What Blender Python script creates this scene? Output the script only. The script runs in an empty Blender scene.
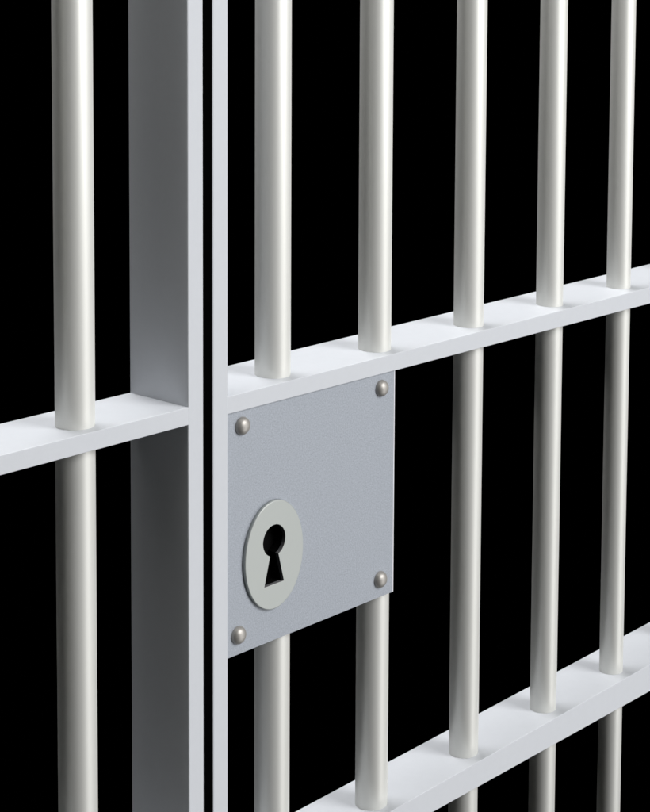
import bpy, bmesh, math
from math import sin, cos, pi, radians
from mathutils import Matrix, Vector

S = bpy.context.scene
COL = S.collection

# ------------------------------------------------------------------ materials
def material(name, base, metallic, rough, spec=0.5, grain=0.0, gscale=700, tint=None,
             rough_var=0.0, bump=0.0, coat=0.0):
    m = bpy.data.materials.new(name); m.use_nodes = True
    nt = m.node_tree; N = nt.nodes; L = nt.links
    b = N['Principled BSDF']
    b.inputs['Metallic'].default_value = metallic
    b.inputs['Roughness'].default_value = rough
    b.inputs['Specular IOR Level'].default_value = spec
    b.inputs['Base Color'].default_value = (*base, 1)
    b.inputs['Coat Weight'].default_value = coat
    tc = N.new('ShaderNodeTexCoord')
    if grain:
        n = N.new('ShaderNodeTexNoise'); n.inputs['Scale'].default_value = gscale
        n.inputs['Detail'].default_value = 3; n.inputs['Roughness'].default_value = 0.7
        L.new(tc.outputs['Object'], n.inputs['Vector'])
        r = N.new('ShaderNodeMapRange')
        r.inputs['From Min'].default_value = 0.3; r.inputs['From Max'].default_value = 0.7
        r.inputs['To Min'].default_value = 0; r.inputs['To Max'].default_value = 1
        L.new(n.outputs['Fac'], r.inputs['Value'])
        mx = N.new('ShaderNodeMix'); mx.data_type = 'RGBA'
        t = tint or (1, 1, 1)
        mx.inputs['A'].default_value = (*[c * (1 - grain) for c in base], 1)
        mx.inputs['B'].default_value = (*[min(1, c * (1 + grain) * k) for c, k in zip(base, t)], 1)
        L.new(r.outputs['Result'], mx.inputs['Factor'])
        L.new(mx.outputs['Result'], b.inputs['Base Color'])
    if rough_var:
        n2 = N.new('ShaderNodeTexNoise'); n2.inputs['Scale'].default_value = 14
        n2.inputs['Detail'].default_value = 5
        L.new(tc.outputs['Object'], n2.inputs['Vector'])
        r2 = N.new('ShaderNodeMapRange')
        r2.inputs['To Min'].default_value = rough - rough_var
        r2.inputs['To Max'].default_value = rough + rough_var
        L.new(n2.outputs['Fac'], r2.inputs['Value'])
        L.new(r2.outputs['Result'], b.inputs['Roughness'])
    if bump:
        n3 = N.new('ShaderNodeTexNoise'); n3.inputs['Scale'].default_value = gscale
        n3.inputs['Detail'].default_value = 2
        L.new(tc.outputs['Object'], n3.inputs['Vector'])
        bp = N.new('ShaderNodeBump'); bp.inputs['Strength'].default_value = bump
        bp.inputs['Distance'].default_value = 0.0004
        L.new(n3.outputs['Fac'], bp.inputs['Height'])
        L.new(bp.outputs['Normal'], b.inputs['Normal'])
    return m

M_BAR = material('satin_steel_bar', (0.81, 0.81, 0.77), 0.32, 0.45, spec=0.2, rough_var=0.02)
M_FRAME = material('painted_frame', (0.635, 0.655, 0.69), 0.0, 0.45, rough_var=0.02,
                   grain=0.012, gscale=120)
M_PLATE = material('speckled_plate', (0.375, 0.408, 0.46), 0.1, 0.5, grain=0.2, gscale=850,
                   tint=(1.02, 1.0, 0.98), bump=0.25)
M_ESC = material('escutcheon_metal', (0.48, 0.505, 0.485), 0.25, 0.42, rough_var=0.02)
M_RIVET = material('rivet_metal', (0.45, 0.43, 0.40), 0.55, 0.47)
M_EDGE = material('edge_highlight_pale', (0.86, 0.87, 0.90), 0.3, 0.4)  # pale colour for the highlight painted on the plate edge
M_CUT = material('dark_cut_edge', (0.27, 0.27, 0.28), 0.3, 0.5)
M_DARK = material('shade_black', (0.004, 0.004, 0.004), 0.0, 0.9, spec=0.05)  # black standing for shade in the door gap and the keyhole
M_BACK = material('black_wall', (0.0, 0.0, 0.0), 0.0, 1.0, spec=0.0)

# ------------------------------------------------------------------ mesh helpers
def link(name, bm, mat, parent=None, smooth=False, bevel=0.0, seg=2):
    bmesh.ops.recalc_face_normals(bm, faces=bm.faces)
    me = bpy.data.meshes.new(name); bm.to_mesh(me); bm.free()
    if smooth:
        for p in me.polygons: p.use_smooth = True
    me.materials.append(mat)
    o = bpy.data.objects.new(name, me); COL.objects.link(o)
    if parent: o.parent = parent
    return o

def prism(corners_a, corners_b, bevel=0.0, seg=2, pick=None):
    """a solid between two matching polygons; bevels the edges pick() accepts"""
    bm = bmesh.new()
    a = [bm.verts.new(p) for p in corners_a]; b = [bm.verts.new(p) for p in corners_b]
    n = len(a)
    bm.faces.new(a); bm.faces.new(list(reversed(b)))
    for i in range(n):
        j = (i + 1) % n
        bm.faces.new((a[i], b[i], b[j], a[j]))
    bmesh.ops.recalc_face_normals(bm, faces=bm.faces)
    if bevel:
        ed = [e for e in bm.edges if pick is None or pick(e)]
        bmesh.ops.bevel(bm, geom=ed, offset=bevel, segments=seg, affect='EDGES', profile=0.5)
    return bm

def along(axis):
    def f(e):
        d = (e.verts[1].co - e.verts[0].co).normalized()
        return abs(d[axis]) > 0.9
    return f

def upright(x0, x1, y0, y1, z0, z1, bevel):
    c = [(x0, y0), (x1, y0), (x1, y1), (x0, y1)]
    return prism([(x, y, z0) for x, y in c], [(x, y, z1) for x, y in c], bevel, 2, along(2))

def rail(x0, x1, zt0, zt1, zb0, zb1, depth, back=0.0, bevel=0.0004):
    """cross rail; its height may differ a hair at the two ends; 'back' raises the rear edge"""
    F = 0.0002
    A = [(x0, F, zb0), (x0, F, zt0), (x0, depth, zt0 + back), (x0, depth, zb0 + back)]
    B = [(x1, F, zb1), (x1, F, zt1), (x1, depth, zt1 + back), (x1, depth, zb1 + back)]
    return prism(A, B, bevel, 2, along(0))

def rod(r, z0, z1, seg=72):
    bm = bmesh.new()
    rings = []
    for z, k in ((z0, r - .001), (z0 + .001, r), (z1 - .001, r), (z1, r - .001)):
        rings.append([bm.verts.new((k * cos(2 * pi * i / seg), k * sin(2 * pi * i / seg), z)) for i in range(seg)])
    for a, b in zip(rings, rings[1:]):
        for i in range(seg):
            j = (i + 1) % seg
            bm.faces.new((a[i], a[j], b[j], b[i]))
    bm.faces.new(list(reversed(rings[0]))); bm.faces.new(rings[-1])
    return bm

def root(name, loc, label, cat):
    o = bpy.data.objects.new(name, None); COL.objects.link(o)
    o.location = loc; o.empty_display_size = 0.1
    o['label'] = label; o['category'] = cat
    return o

Z0, Z1 = -0.98, 0.96        # feet and heads of everything upright
YB = 0.0219                 # line of the bars behind the front face
DEPTH = 0.062

def bars(parent, spots):
    for x, r in spots:
        o = link('bar', rod(r, Z0, Z1), M_BAR, parent, smooth=True)
        o.location = (x, YB, 0)

# ------------------------------------------------------------------ fixed grille (left)
grille = root('cell_grille', (0, 0, 0),
              'fixed pale cell grille with a deep flat grey post, left of the narrow gap', 'grille')
link('post', upright(-0.0295, -0.0144, 0, DEPTH, Z0, Z1, 0.0010), M_FRAME, grille)
link('rail', rail(-0.62, -0.0285, 0, -0.0003, -0.0136, -0.0132, DEPTH), M_FRAME, grille)
link('rail', rail(-0.62, -0.0285, -0.381, -0.381, -0.403, -0.403, DEPTH), M_FRAME, grille)
bars(grille, [(-0.115, 0.0137), (-0.235, 0.0137), (-0.355, 0.0137)])

# ------------------------------------------------------------------ door (right)
door = root('barred_gate', (0, 0, 0),
            'barred pale steel cell door with a riveted lock plate and oval keyhole', 'door')
link('stile', upright(-0.0052, 0.0102, 0, DEPTH, Z0, Z1, 0.0010), M_FRAME, door)
link('gap_shade_strip', upright(-0.0064, -0.0052, 0.0003, DEPTH - 0.001, Z0 + .01, Z1 - .01, 0.0002), M_DARK, door)  # black strip added on the stile to paint the shade of the gap
XE = 0.95
link('rail', rail(0.0092, XE + 0.001, 0.0, 0.0016, -0.0130, -0.0158, DEPTH, back=0.0022), M_FRAME, door)
slope = (0.3817 - 0.3755) / (0.5921 - 0.1991)
link('rail', rail(0.0092, XE + 0.001, -0.3817 - slope * 0.189, -0.3755 + slope * (XE - .5921),
                  -0.4022, -0.4032, 0.060, back=-0.001), M_FRAME, door)
link('stile', upright(XE, XE + 0.03, 0, DEPTH, Z0, Z1, 0.0010), M_FRAME, door)
bars(door, [(0.0798, 0.0137), (0.1989, 0.0134), (0.3231, 0.0129), (0.4431, 0.0122),
            (0.5566, 0.0114), (0.675, 0.0114), (0.793, 0.0114)])

# ---- lock plate with a hole behind the keyhole
PX0, PX1, PZ0, PZ1 = 0.0103, 0.2004, -0.1974, -0.0134
PY = 0.0024                 # the plate sits a touch behind the face of the frame
KX, KZ = 0.0585, -0.1187    # centre of the round of the keyhole

def keyhole(grow=0.0, n=28):
    """outline of the keyhole, counter-clockwise seen from the front, starting at the lower left"""
    R = 0.0122 + grow
    hw, bw = 0.0046 + grow, 0.0107 + grow
    a0 = math.asin(hw / R)
    zb = KZ - 0.0337 - grow
    pts = [(KX - bw, zb), (KX + bw, zb)]
    for i in range(n + 1):
        a = -pi / 2 + a0 + (2 * pi - 2 * a0) * i / n
        pts.append((KX + R * cos(a), KZ + R * sin(a)))
    return pts

def ring_plate(outer, inner, y_front, y_back, bevel_out=0.0):
    """flat plate between an outer and an inner outline, with its side walls"""
    bm = bmesh.new()
    def loop(pts, y): return [bm.verts.new((x, y, z)) for x, z in pts]
    def edges(vs): return [bm.edges.new((vs[i], vs[(i + 1) % len(vs)])) for i in range(len(vs))]
    if bevel_out:
        cx = sum(p[0] for p in outer) / len(outer); cz = sum(p[1] for p in outer) / len(outer)
        steps = []
        for k in range(4):
            t = k / 3 * pi / 2
            ins = bevel_out * (1 - sin(t)); dy = bevel_out * (1 - cos(t))
            pts = []
            for x, z in outer:
                d = Vector((x - cx, z - cz)); l = d.length
                q = d * ((l - ins) / l)
                pts.append((cx + q.x, cz + q.y))
            steps.append((pts, y_front + dy))
        loops = [loop(p, y) for p, y in steps] + [loop(outer, y_back)]
    else:
        loops = [loop(outer, y_front), loop(outer, y_back)]
    for a, b in zip(loops, loops[1:]):
        for i in range(len(a)):
            j = (i + 1) % len(a)
            f = bm.faces.new((a[i], a[j], b[j], b[i])); f.smooth = bool(bevel_out)
    inf, inb = loop(inner, y_front), loop(inner, y_back)
    for i in range(len(inf)):
        j = (i + 1) % len(inf)
        bm.faces.new((inf[i], inf[j], inb[j], inb[i]))
    for o_, i_ in ((loops[0], inf), (loops[-1], inb)):
        es = []
        for vs in (o_, i_):
            for k in range(len(vs)):
                e = bm.edges.get((vs[k], vs[(k + 1) % len(vs)]))
                es.append(e)
        bmesh.ops.triangle_fill(bm, use_beauty=True, use_dissolve=False, edges=es)
    return bm

def rect_outline(x0, x1, z0, z1, c=0.0012, n=4):
    pts = []
    for cx, cz, a in ((x1 - c, z0 + c, -pi / 2), (x1 - c, z1 - c, 0), (x0 + c, z1 - c, pi / 2), (x0 + c, z0 + c, pi)):
        for i in range(n + 1):
            t = a + i / n * pi / 2
            pts.append((cx + c * cos(t), cz + c * sin(t)))
    return pts

bm = ring_plate(rect_outline(PX0, PX1, PZ0, PZ1, 0.0005), keyhole(0.0003), PY, PY + 0.0050)
plate = link('lock_plate', bm, M_PLATE, door)
# pale strip painting the bevel highlight along the free side of the plate
link('edge_highlight', upright(PX1, PX1 + 0.0012, PY - 0.0002, PY + 0.0049, PZ0 + 0.0001, PZ1 - 0.0001, 0.0002), M_EDGE, plate)

# ---- oval escutcheon
EX, EZ, EA, EB = 0.0592, -0.1300, 0.0316, 0.0418
oval = [(EX + EA * cos(2 * pi * i / 120), EZ + EB * sin(2 * pi * i / 120)) for i in range(120)]
esc = link('escutcheon', ring_plate(oval, keyhole(), PY - 0.0030, PY - 0.0001, bevel_out=0.0008), M_ESC, plate)
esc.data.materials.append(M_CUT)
for f in esc.data.polygons:      # the cut walls of the keyhole get a darker colour
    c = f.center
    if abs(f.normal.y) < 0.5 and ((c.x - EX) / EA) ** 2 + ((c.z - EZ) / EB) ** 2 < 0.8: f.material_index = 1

# ---- keyway cup that follows the keyhole, coloured black for the shade inside
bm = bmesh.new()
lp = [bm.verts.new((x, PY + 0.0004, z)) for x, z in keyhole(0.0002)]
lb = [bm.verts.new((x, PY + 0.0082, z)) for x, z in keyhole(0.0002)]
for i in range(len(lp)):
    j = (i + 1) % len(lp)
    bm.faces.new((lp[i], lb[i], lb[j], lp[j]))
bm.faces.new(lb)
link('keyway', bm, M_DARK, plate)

# ---- rivets
def rivet_bm(r=0.0068, h=0.0050, seg=40, n=12):
    bm = bmesh.new(); prev = None
    prof = [(r, 0.0)] + [(r * cos(t) ** 0.9, 0.0004 + h * sin(t)) for t in [pi / 2 * k / n for k in range(n)]]
    for rr, y in prof:
        ring = [bm.verts.new((rr * cos(2 * pi * i / seg), -y, rr * sin(2 * pi * i / seg))) for i in range(seg)]
        if prev:
            for i in range(seg):
                j = (i + 1) % seg
                bm.faces.new((prev[i], prev[j], ring[j], ring[i]))
        prev = ring
    top = bm.verts.new((0, -0.0004 - h, 0))
    for i in range(seg):
        bm.faces.new((prev[i], prev[(i + 1) % seg], top))
    return bm
RV = [(0.0268, -0.0251), (0.1845, -0.0257), (0.1845, -0.1826), (0.0228, -0.1824)]
for x, z in RV:
    o = link('rivet', rivet_bm(), M_RIVET, plate, smooth=True)
    o.location = (x, PY, z)

# ------------------------------------------------------------------ the dark behind
bm = prism([(-3, 2.2, -3), (7, 2.2, -3), (7, 2.2, 3.5), (-3, 2.2, 3.5)],
           [(-3, 2.3, -3), (7, 2.3, -3), (7, 2.3, 3.5), (-3, 2.3, 3.5)])
o = link('backdrop', bm, M_BACK); o['kind'] = 'structure'; o['label'] = 'plain black darkness behind the bars'

# ------------------------------------------------------------------ lamps
CAM = Vector((-0.90551, -0.92293, 0.33147)); YAW = 0.83488; PITCH = 0.08999; ROLL = 0.00472
TGT = Vector((0.15, 0.0, -0.08))
AZ0 = math.atan2(CAM.y, CAM.x)          # from the door towards the camera
def lamp(name, az, elev, dist, w, h, power, color=(1, 1, 1)):
    """area lamp; az in degrees to the right of the camera as seen from the lock"""
    a = AZ0 + radians(az); e = radians(elev)
    d = Vector((cos(a) * cos(e), sin(a) * cos(e), sin(e)))
    L = bpy.data.lights.new(name, 'AREA'); L.shape = 'RECTANGLE'; L.size = w; L.size_y = h
    L.energy = power; L.color = color
    o = bpy.data.objects.new(name, L); COL.objects.link(o)
    o.location = TGT + d * dist
    o.rotation_euler = (-d).to_track_quat('-Z', 'Y').to_euler()
    return o
#LAMPS-BEGIN
LAMPS = [(66, -8, 3.6, 1.1, 6),
         (82, -8, 3.6, 1.1, 6),
         (98, -8, 3.6, 1.1, 6),
         (60, 30, 3.5, 1.8, 1.8),
         (0, 90, 3.5, 2.0, 2.0),
         (-20, 75, 3.5, 1.5, 1.5),
         (-135, 75, 3.5, 1.5, 1.5)]
POWER = [44.0, 28.0, 8.0, 96.0, 6.0, 13.0, 112.0]
#LAMPS-END
for (az, el, di, w, h), p in zip(LAMPS, POWER):
    lamp('added_lamp', az, el, di, w, h, p)  # unseen lamps added around the scene, powers fitted to the surface tones

# ------------------------------------------------------------------ world
W = bpy.data.worlds.new('World'); S.world = W; W.use_nodes = True
W.node_tree.nodes['Background'].inputs[0].default_value = (0, 0, 0, 1)
W.node_tree.nodes['Background'].inputs[1].default_value = 0.0

# ------------------------------------------------------------------ camera
fw = Vector((sin(YAW) * cos(PITCH), cos(YAW) * cos(PITCH), -sin(PITCH)))
rt = Vector((cos(YAW), -sin(YAW), 0)); up = rt.cross(fw)
r2 = rt * cos(ROLL) + up * sin(ROLL); u2 = -rt * sin(ROLL) + up * cos(ROLL)
cd = bpy.data.cameras.new('camera'); cam = bpy.data.objects.new('camera', cd); COL.objects.link(cam)
mat = Matrix((r2, u2, -fw)).transposed().to_4x4(); mat.translation = CAM
cam.matrix_world = mat
cd.sensor_fit = 'HORIZONTAL'; cd.sensor_width = 36
cd.lens = 1822.088 / 650 * 36
cd.shift_x = 0.0
cd.shift_y = -(406 - 103.288) / 650
cd.clip_start = 0.01; cd.clip_end = 100
S.camera = cam

S.view_settings.view_transform = 'Standard'; S.view_settings.look = 'None'
S.view_settings.exposure = 0; S.view_settings.gamma = 1
